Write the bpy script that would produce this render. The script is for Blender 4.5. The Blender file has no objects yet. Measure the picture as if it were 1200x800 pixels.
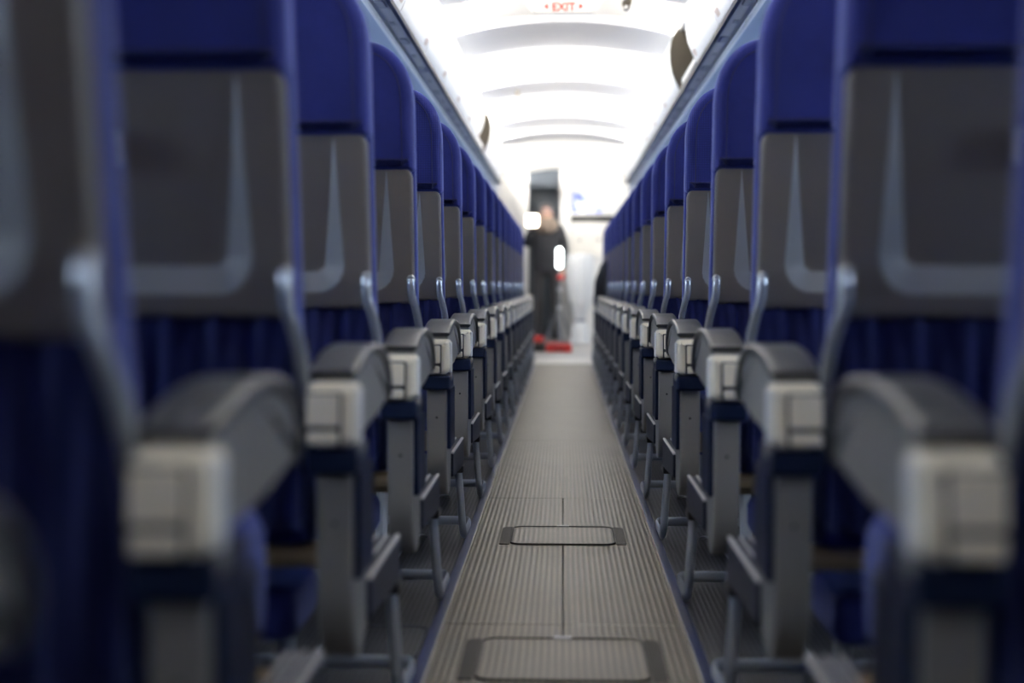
import bpy, bmesh, math, random
from mathutils import Vector, Matrix

random.seed(7)
S = bpy.context.scene
COL = S.collection
PI = math.pi

# ------------------------------------------------------------------ camera
H = 0.68                      # camera height, aisle runs along +Y, X=0 is the aisle centre
cam_d = bpy.data.cameras.new('camera')
cam = bpy.data.objects.new('camera', cam_d)
COL.objects.link(cam)
cam.location = (0, 0, H)
cam.rotation_euler = (math.radians(90 - 2.23), 0, math.radians(2.06))
cam_d.sensor_width = 36
cam_d.lens = 50
cam_d.clip_start = 0.02
cam_d.dof.use_dof = True
cam_d.dof.focus_distance = 4.0
cam_d.dof.aperture_fstop = 1.9
S.camera = cam

# ------------------------------------------------------------------ world / exposure
S.view_settings.view_transform = 'Standard'
S.view_settings.look = 'None'
S.view_settings.gamma = 1
S.view_settings.use_curve_mapping = False
S.view_settings.exposure = 0.65
S.cycles.use_denoising = True
S.cycles.max_bounces = 10
S.cycles.diffuse_bounces = 5
S.cycles.sample_clamp_indirect = 6
W = bpy.data.worlds.new('sky')
S.world = W
W.use_nodes = True
bg = W.node_tree.nodes['Background']
bg.inputs[0].default_value = (0.68, 0.82, 1.0, 1)
bg.inputs[1].default_value = 32.0

def area(name, loc, rot, sx, sy, power, color):
    d = bpy.data.lights.new(name, 'AREA')
    d.shape = 'RECTANGLE'; d.size = sx; d.size_y = sy
    d.energy = power; d.color = color
    o = bpy.data.objects.new(name, d)
    o.location = loc; o.rotation_euler = rot
    COL.objects.link(o)
    return o

# lit ceiling sections (start, end along the cabin) with cove lamps on both sides above the bins
LIT = [(-7.2, -5.8), (-5.1, -3.7), (-3.0, -1.6), (-0.9, 0.5), (1.2, 2.6), (3.3, 4.4), (4.95, 6.15), (6.95, 7.73), (8.55, 9.9), (10.6, 12.0), (12.7, 13.2), (13.9, 17.9)]
COVE_W = [(9 if b < 0.6 else 12 if b > 14 else 30 if b < 4.5 else 15 if b < 8 else 34) * (b - a) for a, b in LIT]
for (a, b), w in zip(LIT, COVE_W):
    for s in (-1, 1):
        area('cove_lamp', (s * 0.70, (a + b) / 2, 2.015), (0, s * math.radians(108), 0), 0.05, b - a, w, (1.0, 0.95, 0.88))
for s in (-1, 1):     # window daylight portals
    p = area('window_portal', (s * 1.93, 6.8, 1.03), (0, s * math.radians(90), 0), 0.5, 12.6, 1, (1, 1, 1))
    p.data.cycles.is_portal = True
area('galley_ceiling_lamp', (0.75, 16.3, 2.06), (0, 0, 0), 0.5, 2.4, 14, (0.95, 0.98, 1.0))

# ------------------------------------------------------------------ materials
def nodes_mat(name):
    m = bpy.data.materials.new(name); m.use_nodes = True
    nt = m.node_tree
    return m, nt, nt.nodes['Principled BSDF']

def plastic(name, col, rough=0.45, metal=0.0, var=0.06, bump=0.0, bscale=300, nscale=9, spec=0.5):
    m, nt, P = nodes_mat(name)
    P.inputs['Roughness'].default_value = rough
    P.inputs['Metallic'].default_value = metal
    P.inputs['Specular IOR Level'].default_value = spec
    tc = nt.nodes.new('ShaderNodeTexCoord')
    nz = nt.nodes.new('ShaderNodeTexNoise'); nz.inputs['Scale'].default_value = nscale
    nz.inputs['Detail'].default_value = 4
    nt.links.new(tc.outputs['Object'], nz.inputs['Vector'])
    mx = nt.nodes.new('ShaderNodeMix'); mx.data_type = 'RGBA'
    mx.inputs[6].default_value = (*[c * (1 - var) for c in col], 1)
    mx.inputs[7].default_value = (*[min(1, c * (1 + var)) for c in col], 1)
    nt.links.new(nz.outputs['Fac'], mx.inputs[0])
    nt.links.new(mx.outputs[2], P.inputs['Base Color'])
    if bump:
        n2 = nt.nodes.new('ShaderNodeTexNoise'); n2.inputs['Scale'].default_value = bscale
        nt.links.new(tc.outputs['Object'], n2.inputs['Vector'])
        b = nt.nodes.new('ShaderNodeBump'); b.inputs['Strength'].default_value = bump
        b.inputs['Distance'].default_value = 0.002
        nt.links.new(n2.outputs['Fac'], b.inputs['Height'])
        nt.links.new(b.outputs['Normal'], P.inputs['Normal'])
    return m

def fabric(name, dark, light, period=0.0048, rough=0.85):
    m, nt, P = nodes_mat(name)
    P.inputs['Roughness'].default_value = rough
    P.inputs['Sheen Weight'].default_value = 0.45
    P.inputs['Sheen Tint'].default_value = (0.35, 0.45, 1, 1)
    P.inputs['Specular IOR Level'].default_value = 0.2
    tc = nt.nodes.new('ShaderNodeTexCoord')
    k = 2 * PI / (20 * period)
    outs = []
    for ax in ('X', 'Z'):
        w = nt.nodes.new('ShaderNodeTexWave'); w.bands_direction = ax
        w.inputs['Scale'].default_value = k; w.inputs['Distortion'].default_value = 0.6
        w.inputs['Detail'].default_value = 1; w.inputs['Detail Scale'].default_value = 2
        nt.links.new(tc.outputs['Object'], w.inputs['Vector'])
        outs.append(w.outputs['Fac'])
    mu = nt.nodes.new('ShaderNodeMath'); mu.operation = 'MULTIPLY'
    nt.links.new(outs[0], mu.inputs[0]); nt.links.new(outs[1], mu.inputs[1])
    nz = nt.nodes.new('ShaderNodeTexNoise'); nz.inputs['Scale'].default_value = 14; nz.inputs['Detail'].default_value = 5
    nt.links.new(tc.outputs['Object'], nz.inputs['Vector'])
    ad = nt.nodes.new('ShaderNodeMath'); ad.operation = 'MULTIPLY_ADD'
    ad.inputs[1].default_value = 0.75; 
    nt.links.new(mu.outputs[0], ad.inputs[0])
    s2 = nt.nodes.new('ShaderNodeMath'); s2.operation = 'MULTIPLY'; s2.inputs[1].default_value = 0.45
    nt.links.new(nz.outputs['Fac'], s2.inputs[0]); nt.links.new(s2.outputs[0], ad.inputs[2])
    mx = nt.nodes.new('ShaderNodeMix'); mx.data_type = 'RGBA'
    mx.inputs[6].default_value = (*dark, 1); mx.inputs[7].default_value = (*light, 1)
    nt.links.new(ad.outputs[0], mx.inputs[0]); nt.links.new(mx.outputs[2], P.inputs['Base Color'])
    b = nt.nodes.new('ShaderNodeBump'); b.inputs['Strength'].default_value = 0.5; b.inputs['Distance'].default_value = 0.0012
    nt.links.new(mu.outputs[0], b.inputs['Height'])
    n3 = nt.nodes.new('ShaderNodeTexNoise'); n3.inputs['Scale'].default_value = 20; n3.inputs['Detail'].default_value = 2
    nt.links.new(tc.outputs['Object'], n3.inputs['Vector'])
    b2 = nt.nodes.new('ShaderNodeBump'); b2.inputs['Strength'].default_value = 0.35; b2.inputs['Distance'].default_value = 0.008
    nt.links.new(n3.outputs['Fac'], b2.inputs['Height'])
    nt.links.new(b.outputs['Normal'], b2.inputs['Normal'])
    nt.links.new(b2.outputs['Normal'], P.inputs['Normal'])
    return m

def ribbed(name, dark, light, period, rough=0.5, soil=(0.10, 0.092, 0.08), contrast=1.0):
    """floor covering with ribs along Y, soiled by noise"""
    m, nt, P = nodes_mat(name)
    P.inputs['Roughness'].default_value = rough
    P.inputs['Specular IOR Level'].default_value = 0.22
    tc = nt.nodes.new('ShaderNodeTexCoord')
    w = nt.nodes.new('ShaderNodeTexWave'); w.bands_direction = 'X'
    w.inputs['Scale'].default_value = 2 * PI / (20 * period)
    w.inputs['Distortion'].default_value = 0.15
    nt.links.new(tc.outputs['Object'], w.inputs['Vector'])
    nz = nt.nodes.new('ShaderNodeTexNoise'); nz.inputs['Scale'].default_value = 3.5; nz.inputs['Detail'].default_value = 8
    nz.inputs['Roughness'].default_value = 0.65
    nt.links.new(tc.outputs['Object'], nz.inputs['Vector'])
    fine = nt.nodes.new('ShaderNodeTexNoise'); fine.inputs['Scale'].default_value = 260; fine.inputs['Detail'].default_value = 3
    nt.links.new(tc.outputs['Object'], fine.inputs['Vector'])
    mx = nt.nodes.new('ShaderNodeMix'); mx.data_type = 'RGBA'
    mx.inputs[6].default_value = (*dark, 1); mx.inputs[7].default_value = (*light, 1)
    sc = nt.nodes.new('ShaderNodeMath'); sc.operation = 'MULTIPLY'; sc.inputs[1].default_value = contrast
    nt.links.new(w.outputs['Fac'], sc.inputs[0])
    nt.links.new(sc.outputs[0], mx.inputs[0])
    m2 = nt.nodes.new('ShaderNodeMix'); m2.data_type = 'RGBA'
    rr = nt.nodes.new('ShaderNodeMapRange'); rr.inputs[1].default_value = 0.42; rr.inputs[2].default_value = 0.8
    rr.inputs[3].default_value = 0.0; rr.inputs[4].default_value = 0.7
    nt.links.new(nz.outputs['Fac'], rr.inputs[0]); nt.links.new(rr.outputs[0], m2.inputs[0])
    nt.links.new(mx.outputs[2], m2.inputs[6]); m2.inputs[7].default_value = (*soil, 1)
    m3 = nt.nodes.new('ShaderNodeMix'); m3.data_type = 'RGBA'; m3.blend_type = 'OVERLAY'
    m3.inputs[0].default_value = 0.5
    nt.links.new(m2.outputs[2], m3.inputs[6]); nt.links.new(fine.outputs['Color'], m3.inputs[7])
    nt.links.new(m2.outputs[2], P.inputs['Base Color'])
    ad = nt.nodes.new('ShaderNodeMath'); ad.operation = 'MULTIPLY_ADD'; ad.inputs[1].default_value = 0.5
    nt.links.new(fine.outputs['Fac'], ad.inputs[0]); nt.links.new(w.outputs['Fac'], ad.inputs[2])
    b = nt.nodes.new('ShaderNodeBump'); b.inputs['Strength'].default_value = 0.35; b.inputs['Distance'].default_value = 0.0015
    nt.links.new(ad.outputs[0], b.inputs['Height']); nt.links.new(b.outputs['Normal'], P.inputs['Normal'])
    return m

def emit(name, col, strength):
    m, nt, P = nodes_mat(name)
    P.inputs['Base Color'].default_value = (*col, 1)
    P.inputs['Emission Color'].default_value = (*col, 1)
    P.inputs['Emission Strength'].default_value = strength
    return m

M = {}
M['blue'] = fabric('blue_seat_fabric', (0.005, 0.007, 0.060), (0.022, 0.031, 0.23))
M['cover'] = fabric('shaded_blue_seat_cover', (0.004, 0.005, 0.040), (0.008, 0.012, 0.10))  # same blue fabric, darkened to paint in the shade below the tray
M['tray'] = plastic('grey_tray_plastic', (0.132, 0.120, 0.108), 0.42, var=0.04, bump=0.08, bscale=420)
M['scoop'] = plastic('smooth_tray_scoop_lightened', (0.195, 0.200, 0.205), 0.34, var=0.03)  # recess band coloured paler, standing in for light caught on its slope
M['latch'] = plastic('light_latch_plastic', (0.33, 0.33, 0.33), 0.4)
M['seam'] = plastic('dark_blue_thread', (0.008, 0.01, 0.06), 0.8)
M['metal'] = plastic('satin_grey_metal', (0.40, 0.42, 0.45), 0.26, metal=0.55, var=0.08)
M['barmetal'] = plastic('painted_grey_tube', (0.36, 0.39, 0.43), 0.3, metal=0.1, var=0.1)
M['pad'] = plastic('charcoal_armrest_vinyl', (0.032, 0.035, 0.040), 0.30, var=0.1, bump=0.15, bscale=500)
M['armgrey'] = plastic('grey_armrest_plastic', (0.235, 0.226, 0.208), 0.40, bump=0.06, bscale=400)
M['cream'] = plastic('cream_end_cap_plastic', (0.74, 0.67, 0.52), 0.36, var=0.08)
M['groove'] = plastic('dark_gap', (0.03, 0.03, 0.03), 0.7)
M['navy'] = plastic('navy_plastic', (0.006, 0.012, 0.036), 0.45, var=0.15, spec=0.15)
M['panel'] = plastic('grey_end_panel', (0.185, 0.178, 0.164), 0.42, bump=0.08, bscale=350)
M['rail'] = plastic('slate_rail_plastic', (0.018, 0.022, 0.038), 0.45, spec=0.15)
M['railtrim'] = plastic('pale_rail_trim', (0.62, 0.60, 0.58), 0.3)
M['black'] = plastic('black_plastic', (0.010, 0.010, 0.012), 0.5)
M['tan'] = plastic('tan_frame_tube', (0.34, 0.26, 0.15), 0.4, metal=0.3)
M['white'] = plastic('white_cabin_plastic', (0.80, 0.79, 0.77), 0.45, var=0.02, nscale=2)
M['bin'] = plastic('white_bin_plastic', (0.90, 0.89, 0.87), 0.38, var=0.02, nscale=2)
M['ceil'] = plastic('white_ceiling_panel', (0.68, 0.675, 0.655), 0.6, var=0.02, nscale=2)
M['rib'] = plastic('pale_grey_ceiling_bridge', (0.52, 0.53, 0.56), 0.5, var=0.02, nscale=3)
M['psu'] = plastic('grey_service_rail', (0.42, 0.42, 0.43), 0.4, nscale=30)
M['strutwhite'] = plastic('bright_white_strip', (0.93, 0.92, 0.90), 0.35, var=0.02)
M['podgrey'] = plastic('grey_pod_plastic', (0.22, 0.23, 0.26), 0.4)
M['wall'] = plastic('daylight_tinted_wall_lining', (0.34, 0.41, 0.53), 0.5, var=0.03, nscale=3)  # blue tint paints in the window daylight falling on the lining
M['brown'] = plastic('brown_bin_divider', (0.11, 0.09, 0.062), 0.55, var=0.08)
M['peach'] = plastic('peach_latch', (0.62, 0.50, 0.42), 0.4)
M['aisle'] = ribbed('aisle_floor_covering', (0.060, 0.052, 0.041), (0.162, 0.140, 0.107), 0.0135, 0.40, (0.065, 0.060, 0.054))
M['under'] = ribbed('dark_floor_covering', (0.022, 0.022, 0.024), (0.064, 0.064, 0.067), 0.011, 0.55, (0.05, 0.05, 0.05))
M['strip'] = plastic('navy_floor_strip', (0.010, 0.018, 0.062), 0.4, var=0.25, nscale=25, spec=0.25)
M['trimlight'] = plastic('brass_grey_edge_trim', (0.45, 0.42, 0.36), 0.35, metal=0.3)
M['hatch'] = plastic('dark_hatch_rubber', (0.035, 0.033, 0.03), 0.6, var=0.2, spec=0.12)
M['chrome'] = plastic('bright_metal', (0.75, 0.74, 0.72), 0.22, metal=0.9)
M['sill'] = plastic('beige_sill', (0.52, 0.50, 0.45), 0.4)
M['galleyfloor'] = plastic('grey_galley_floor', (0.28, 0.27, 0.26), 0.35)
M['red'] = plastic('red_plastic', (0.62, 0.03, 0.025), 0.4)
M['jacket'] = plastic('black_jacket_cloth', (0.016, 0.017, 0.022), 0.8, var=0.3)
M['trousers'] = plastic('dark_grey_trousers', (0.035, 0.034, 0.038), 0.8, var=0.2)
M['scarf'] = plastic('grey_brown_scarf', (0.16, 0.125, 0.10), 0.9, var=0.3, nscale=40)
M['skin'] = plastic('skin', (0.50, 0.30, 0.22), 0.55)
M['hair'] = plastic('dark_hair', (0.02, 0.018, 0.02), 0.6, var=0.3, nscale=80)
M['shoe'] = plastic('black_shoe', (0.012, 0.012, 0.012), 0.4)
M['glasses'] = plastic('blue_grey_glasses', (0.25, 0.28, 0.40), 0.2, metal=0.5)
M['cloth'] = plastic('white_cloth', (0.88, 0.90, 0.92), 0.8, var=0.02)
M['cabinet'] = plastic('cream_galley_door', (0.72, 0.70, 0.66), 0.45, var=0.02)
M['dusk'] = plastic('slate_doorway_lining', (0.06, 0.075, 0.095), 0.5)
M['lampwarm'] = emit('warm_lamp_face', (1.0, 0.90, 0.72), 9)
M['lampcool'] = emit('cool_lamp_face', (0.92, 1.0, 1.0), 8)
M['signbox'] = emit('lit_sign_face', (0.8, 0.785, 0.75), 0.06)
M['signred'] = plastic('red_sign_letters', (0.50, 0.04, 0.015), 0.5)

# poster: flat print of pale cloud shapes on blue
m, nt, P = nodes_mat('blue_white_print')
tc = nt.nodes.new('ShaderNodeTexCoord'); nz = nt.nodes.new('ShaderNodeTexNoise'); nz.inputs['Scale'].default_value = 9
nt.links.new(tc.outputs['Object'], nz.inputs['Vector'])
cr = nt.nodes.new('ShaderNodeValToRGB')
cr.color_ramp.elements[0].position = 0.40; cr.color_ramp.elements[0].color = (0.10, 0.15, 0.80, 1)
cr.color_ramp.elements[1].position = 0.58; cr.color_ramp.elements[1].color = (0.80, 0.85, 1.0, 1)
nt.links.new(nz.outputs['Fac'], cr.inputs[0]); nt.links.new(cr.outputs[0], P.inputs['Base Color'])
P.inputs['Roughness'].default_value = 0.3
M['poster'] = m

# window pane: clear acrylic
m = bpy.data.materials.new('clear_acrylic'); m.use_nodes = True; nt = m.node_tree
nt.nodes.remove(nt.nodes['Principled BSDF'])
tr = nt.nodes.new('ShaderNodeBsdfTransparent'); tr.inputs[0].default_value = (0.93, 0.95, 0.97, 1)
gl = nt.nodes.new('ShaderNodeBsdfGlossy'); gl.inputs['Roughness'].default_value = 0.05
ms = nt.nodes.new('ShaderNodeMixShader'); ms.inputs[0].default_value = 0.06
nt.links.new(tr.outputs[0], ms.inputs[1]); nt.links.new(gl.outputs[0], ms.inputs[2])
nt.links.new(ms.outputs[0], nt.nodes['Material Output'].inputs[0])
M['pane'] = m

# ------------------------------------------------------------------ geometry helpers: each returns (verts, faces)
def rrect(a0, a1, b0, b1, r, n=6):
    """rounded rectangle outline, CCW; r = (bl, br, tr, tl)"""
    if not isinstance(r, (tuple, list)): r = (r,) * 4
    cs = [(a0 + r[0], b0 + r[0], r[0], PI), (a1 - r[1], b0 + r[1], r[1], 1.5 * PI),
          (a1 - r[2], b1 - r[2], r[2], 0), (a0 + r[3], b1 - r[3], r[3], 0.5 * PI)]
    out = []
    for cx, cy, rr, st in cs:
        k = n if rr > 1e-5 else 0
        for i in range(k + 1):
            t = st + 0.5 * PI * i / max(k, 1)
            out.append((cx + rr * math.cos(t), cy + rr * math.sin(t)))
    return out

def inset(pts, d):
    n = len(pts); out = []
    for i in range(n):
        p0, p1, p2 = pts[i - 1], pts[i], pts[(i + 1) % n]
        e1 = Vector((p1[0] - p0[0], p1[1] - p0[1])); e2 = Vector((p2[0] - p1[0], p2[1] - p1[1]))
        if e1.length < 1e-9: e1 = e2
        if e2.length < 1e-9: e2 = e1
        n1 = Vector((-e1.y, e1.x)).normalized(); n2 = Vector((-e2.y, e2.x)).normalized()
        nn = n1 + n2
        if nn.length < 1e-6: nn = n1
        nn.normalize()
        k = d / max(0.5, nn.dot(n1))
        out.append((p1[0] + nn.x * k, p1[1] + nn.y * k))
    return out

def loft(loops, cap=True, ring=True):
    v = []; f = []; n = len(loops[0])
    for lp in loops: v += lp
    for i in range(len(loops) - 1):
        for j in range(n if ring else n - 1):
            a = i * n + j; b = i * n + (j + 1) % n
            f.append((a, b, b + n, a + n))
    if cap:
        f.append(tuple(range(n - 1, -1, -1)))
        f.append(tuple(range((len(loops) - 1) * n, len(loops) * n)))
    return v, f

def pillow(outline, c0, c1, r, fn, seg=4):
    """outline (a,b) swept from c0 to c1 with rounded edges of radius r; fn(a,b,c) -> xyz"""
    loops = []
    prof = []
    for i in range(seg + 1):
        t = 0.5 * PI * i / seg
        prof.append((r * (1 - math.sin(t)), c0 + r * (1 - math.cos(t))))
    for i in range(seg + 1):
        t = 0.5 * PI * (1 - i / seg)
        prof.append((r * (1 - math.sin(t)), c1 - r * (1 - math.cos(t))))
    for d, c in prof:
        loops.append([fn(a, b, c) for a, b in inset(outline, d)])
    return loft(loops)

def box(x0, x1, y0, y1, z0, z1, r=0.003, seg=2):
    rr = min(r, (x1 - x0) / 2.01, (y1 - y0) / 2.01, (z1 - z0) / 2.01)
    return pillow(rrect(x0, x1, z0, z1, rr, 2), y0, y1, rr, lambda a, b, c: (a, c, b), seg)

def tube(path, rad, n=10, ell=None, closed=False):
    """round tube along a path of points; rad: number or list; ell: (side, up) scale"""
    P = [Vector(p) for p in path]; k = len(P)
    if not isinstance(rad, (list, tuple)): rad = [rad] * k
    loops = []; up = None
    for i in range(k):
        if closed: t = P[(i + 1) % k] - P[i - 1]
        else: t = P[min(i + 1, k - 1)] - P[max(i - 1, 0)]
        t.normalize()
        if up is None:
            up = Vector((0, 0, 1)) if abs(t.z) < 0.9 else Vector((0, 1, 0))
        up = (up - t * up.dot(t)).normalized()
        sd = t.cross(up)
        ex, ey = (ell[i] if isinstance(ell, list) else ell) if ell else (1, 1)
        loops.append([tuple(P[i] + (sd * math.cos(2 * PI * j / n) * ex + up * math.sin(2 * PI * j / n) * ey) * rad[i]) for j in range(n)])
    if closed: loops.append(loops[0])
    return loft(loops, cap=not closed)

def smooth_path(pts, sub=5):
    P = [Vector(p) for p in pts]; out = []
    for i in range(len(P) - 1):
        p0 = P[max(i - 1, 0)]; p1 = P[i]; p2 = P[i + 1]; p3 = P[min(i + 2, len(P) - 1)]
        for j in range(sub):
            t = j / sub
            out.append(0.5 * ((2 * p1) + (p2 - p0) * t + (2 * p0 - 5 * p1 + 4 * p2 - p3) * t * t + (3 * p1 - p0 - 3 * p2 + p3) * t ** 3))
    out.append(P[-1])
    return out

def lathe(prof, n=20, loc=(0, 0, 0), wob=None):
    loops = []
    for r, z in prof:
        lp = []
        for j in range(n):
            t = 2 * PI * j / n
            k = r * (1 + (wob(t, z) if wob else 0))
            lp.append((loc[0] + k * math.cos(t), loc[1] + k * math.sin(t), loc[2] + z))
        loops.append(lp)
    return loft(loops)

def ball(c, r, n=10):
    prof = [(max(1e-4, r[0] * math.sin(PI * i / n)), -math.cos(PI * i / n)) for i in range(n + 1)]
    v = []; loops = []
    for a, z in prof:
        loops.append([(c[0] + a * math.cos(2 * PI * j / (2 * n)), c[1] + a * r[1] / r[0] * math.sin(2 * PI * j / (2 * n)), c[2] + z * r[2]) for j in range(2 * n)])
    return loft(loops)

def join(*gs):
    v = []; f = []
    for gv, gf in gs:
        o = len(v); v += list(gv); f += [tuple(i + o for i in q) for q in gf]
    return v, f

def weighted(me, cosang):
    """area-weighted custom normals, split where faces meet at more than the given angle"""
    fn = [p.normal.copy() for p in me.polygons]; fa = [max(p.area, 1e-9) for p in me.polygons]
    vf = [[] for _ in me.vertices]
    for p in me.polygons:
        for vi in p.vertices: vf[vi].append(p.index)
    out = [None] * len(me.loops)
    for p in me.polygons:
        a = fn[p.index]
        for li in p.loop_indices:
            acc = Vector((0, 0, 0))
            for q in vf[me.loops[li].vertex_index]:
                if a.dot(fn[q]) > cosang: acc += fn[q] * fa[q]
            out[li] = acc.normalized() if acc.length > 0 else a
    me.normals_split_custom_set(out)

def mk(name, g, mat, sx=1, smooth=True, off=(0, 0, 0), angle=35):
    v, f = g
    v = [(sx * (p[0] - off[0]), p[1] - off[1], p[2] - off[2]) for p in v]
    if sx < 0: f = [tuple(reversed(q)) for q in f]
    me = bpy.data.meshes.new(name)
    me.from_pydata(v, [], f); me.update()
    bm = bmesh.new(); bm.from_mesh(me)
    bmesh.ops.remove_doubles(bm, verts=bm.verts, dist=1e-6)
    bmesh.ops.delete(bm, geom=[q for q in bm.verts if not q.link_faces], context='VERTS')
    bmesh.ops.recalc_face_normals(bm, faces=bm.faces)
    bm.to_mesh(me); bm.free()
    if smooth:
        me.polygons.foreach_set('use_smooth', [True] * len(me.polygons))
        weighted(me, math.cos(math.radians(angle)))
    me.materials.append(M[mat] if isinstance(mat, str) else mat)
    return me

def link(name, me, parent=None, loc=(0, 0, 0)):
    o = bpy.data.objects.new(name, me); COL.objects.link(o); o.location = loc
    if parent: o.parent = parent
    return o

def obj(name, g, mat, parent=None, **k):
    return link(name, mk(name, g, mat, **k), parent)

def tag(o, label, cat, group=None):
    o['label'] = label; o['category'] = cat
    if group: o['group'] = group
    return o

def thing(name, label, cat, loc, group=None):
    o = bpy.data.objects.new(name, None); o.empty_display_size = 0.1
    o.location = loc; COL.objects.link(o)
    return tag(o, label, cat, group)

def struct(name, g, mat, **k):
    o = obj(name, g, mat, **k); o['kind'] = 'structure'; return o

ORD = ['nearest', 'second', 'third', 'fourth', 'fifth', 'sixth', 'seventh', 'eighth', 'ninth', 'tenth', 'eleventh',
       'twelfth', 'thirteenth', 'fourteenth', 'fifteenth', 'sixteenth', 'seventeenth', 'eighteenth']

# ------------------------------------------------------------------ the setting: floor
Y_BACK, Y_SILL0, Y_SILL1, Y_END = -7.6, 12.35, 13.35, 18.4
floor = struct('floor', box(-1.9, 1.9, Y_BACK, Y_END, -0.06, -0.012, 0.001), 'black')
for s in (-1, 1):
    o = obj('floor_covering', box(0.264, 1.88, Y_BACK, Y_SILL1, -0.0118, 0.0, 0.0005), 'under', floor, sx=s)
def fpanel(x0, x1, y0, y1):
    return obj('floor_panel', box(x0 + .0008, x1 - .0008, y0 + .0008, y1 - .0008, -0.0118, 0.002, 0.0012), 'aisle', floor, smooth=False)
segs = [Y_BACK, -5.67, -3.97, -2.27, -0.57, 1.13, 2.83, 4.53, 6.23, 7.93, 9.63, 11.33, Y_SILL0]
for i in range(len(segs) - 1):
    if segs[i + 1] <= 4.6:
        fpanel(-0.238, 0.0, segs[i], segs[i + 1]); fpanel(0.0, 0.238, segs[i], segs[i + 1])
    else:
        fpanel(-0.238, 0.238, segs[i], segs[i + 1])
struct('trim_1', box(-0.30, 0.30, Y_SILL0, Y_SILL1, -0.01, 0.006, 0.003), 'sill')
struct('trim_2', box(-1.88, 1.88, Y_SILL1, Y_END, -0.0118, 0.001, 0.0005), 'galleyfloor')
n = 3
for s in (-1, 1):
    t = struct('trim_%d' % n, box(0.2415, 0.2625, Y_BACK, Y_SILL1, -0.01, 0.0045, 0.002), 'strip', sx=s); n += 1
    t = struct('trim_%d' % n, box(0.2385, 0.2412, Y_BACK, Y_SILL1, -0.01, 0.0052, 0.001), 'trimlight', sx=s); n += 1

def ring(x0, x1, y0, y1, r, w, z0, z1):
    o = rrect(x0, x1, y0, y1, r, 8); i = inset(o, w)
    return loft([[(a, b, z0) for a, b in o], [(a, b, z1) for a, b in o], [(a, b, z1) for a, b in i], [(a, b, z0) for a, b in i]], cap=False)

def aisle_hatch(yc, w, d, label):
    t = thing('floor_hatch', label, 'hatch', (0, yc, 0.002))
    obj('lid', pillow(rrect(-w / 2 + .02, w / 2 - .02, -d / 2, d / 2, .03), 0.0, 0.0025, .001, lambda a, b, c: (a, b, c), 2), 'aisle', t)
    obj('frame', ring(-w / 2 + .018, w / 2 - .018, -d / 2 - .002, d / 2 + .002, .032, .004, 0, 0.0045), 'hatch', t)
    for s in (-1, 1):
        obj('side_tab', pillow(rrect(w / 2 - .017, w / 2 + .010, -d / 2 + 0.005, d / 2, (0.002, .002, .022, .002)), 0.0, 0.0022, .0008, lambda a, b, c: (a, b, c), 2), 'hatch', t, sx=s)
    obj('finger_pull', pillow(rrect(-.018, .018, d / 2 - .004, d / 2 + .010, .005), 0.0, 0.006, .002, lambda a, b, c: (a, b, c), 2), 'latch', t)
aisle_hatch(3.84, 0.315, 0.27, 'rounded floor hatch in the aisle, the one seen whole')
aisle_hatch(2.56, 0.345, 0.29, 'rounded floor hatch in the aisle, cut by the bottom edge of the photo')
t = thing('floor_hatch', 'bright-rimmed floor hatch under the left seats beside the navy strip', 'hatch', (-0.355, 2.67, 0.0))
obj('lid', pillow(rrect(-.085, .085, -.125, .125, .03), 0.0, 0.002, .001, lambda a, b, c: (a, b, c), 2), 'under', t)
obj('rim', ring(-.089, .089, -.129, .129, .033, .004, 0, .005), 'chrome', t)

# ------------------------------------------------------------------ walls with windows
WIN_Y0, WIN_P, WIN_N = 0.8, 0.52, 24
wz0, wz1 = 0.86, 1.20
def wall_geo():
    v = []; f = []
    def quad(*p):
        o = len(v); v.extend(p); f.append((o, o + 1, o + 2, o + 3))
    lower = [(1.82, -0.01), (1.88, 0.45), (1.90, wz0)]
    upper = [(1.88, wz1), (1.78, 1.42), (1.62, 1.58), (1.46, 1.67), (1.44, 2.29)]
    for pl in (lower, upper):
        for a, b in zip(pl[:-1], pl[1:]):
            quad((a[0], Y_BACK, a[1]), (b[0], Y_BACK, b[1]), (b[0], Y_END, b[1]), (a[0], Y_END, a[1]))
    ys = [Y_BACK]
    for i in range(WIN_N):
        c = WIN_Y0 + i * WIN_P
        ys += [c - 0.12, c + 0.12]
    ys.append(Y_END)
    for i in range(0, len(ys), 2):
        quad((1.90, ys[i], wz0), (1.90, ys[i + 1], wz0), (1.88, ys[i + 1], wz1), (1.88, ys[i], wz1))
    return v, f
for s, nm in ((-1, 'wall_left'), (1, 'wall_right')):
    wl = struct(nm, wall_geo(), 'wall', sx=s)
wframe = {}
for s in (-1, 1):
    pane = mk('pane', pillow(rrect(-.12, .12, wz0, wz1, .07), 0, .004, .001, lambda a, b, c: (c, a, b), 1), 'pane', sx=s)
    fr = mk('window_frame', ring(-.125, .125, wz0 - .005, wz1 + .005, .08, .022, -0.02, 0.012), 'white')
    fr.transform(Matrix(((0, 0, 1, 0), (1, 0, 0, 0), (0, 1, 0, 0), (0, 0, 0, 1))))
    wframe[s] = (pane, fr)
k = 1
for s in (-1, 1):
    for i in range(WIN_N):
        w = link('window_%d' % k, wframe[s][1], None, (s * 1.889, WIN_Y0 + i * WIN_P, 0)); w['kind'] = 'structure'
        link('pane', wframe[s][0], w, (s * 0.004, 0, 0)); k += 1
struct('wall_back', box(-1.9, 1.9, Y_BACK - .05, Y_BACK, 0, 2.3, .002), 'white')

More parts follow.
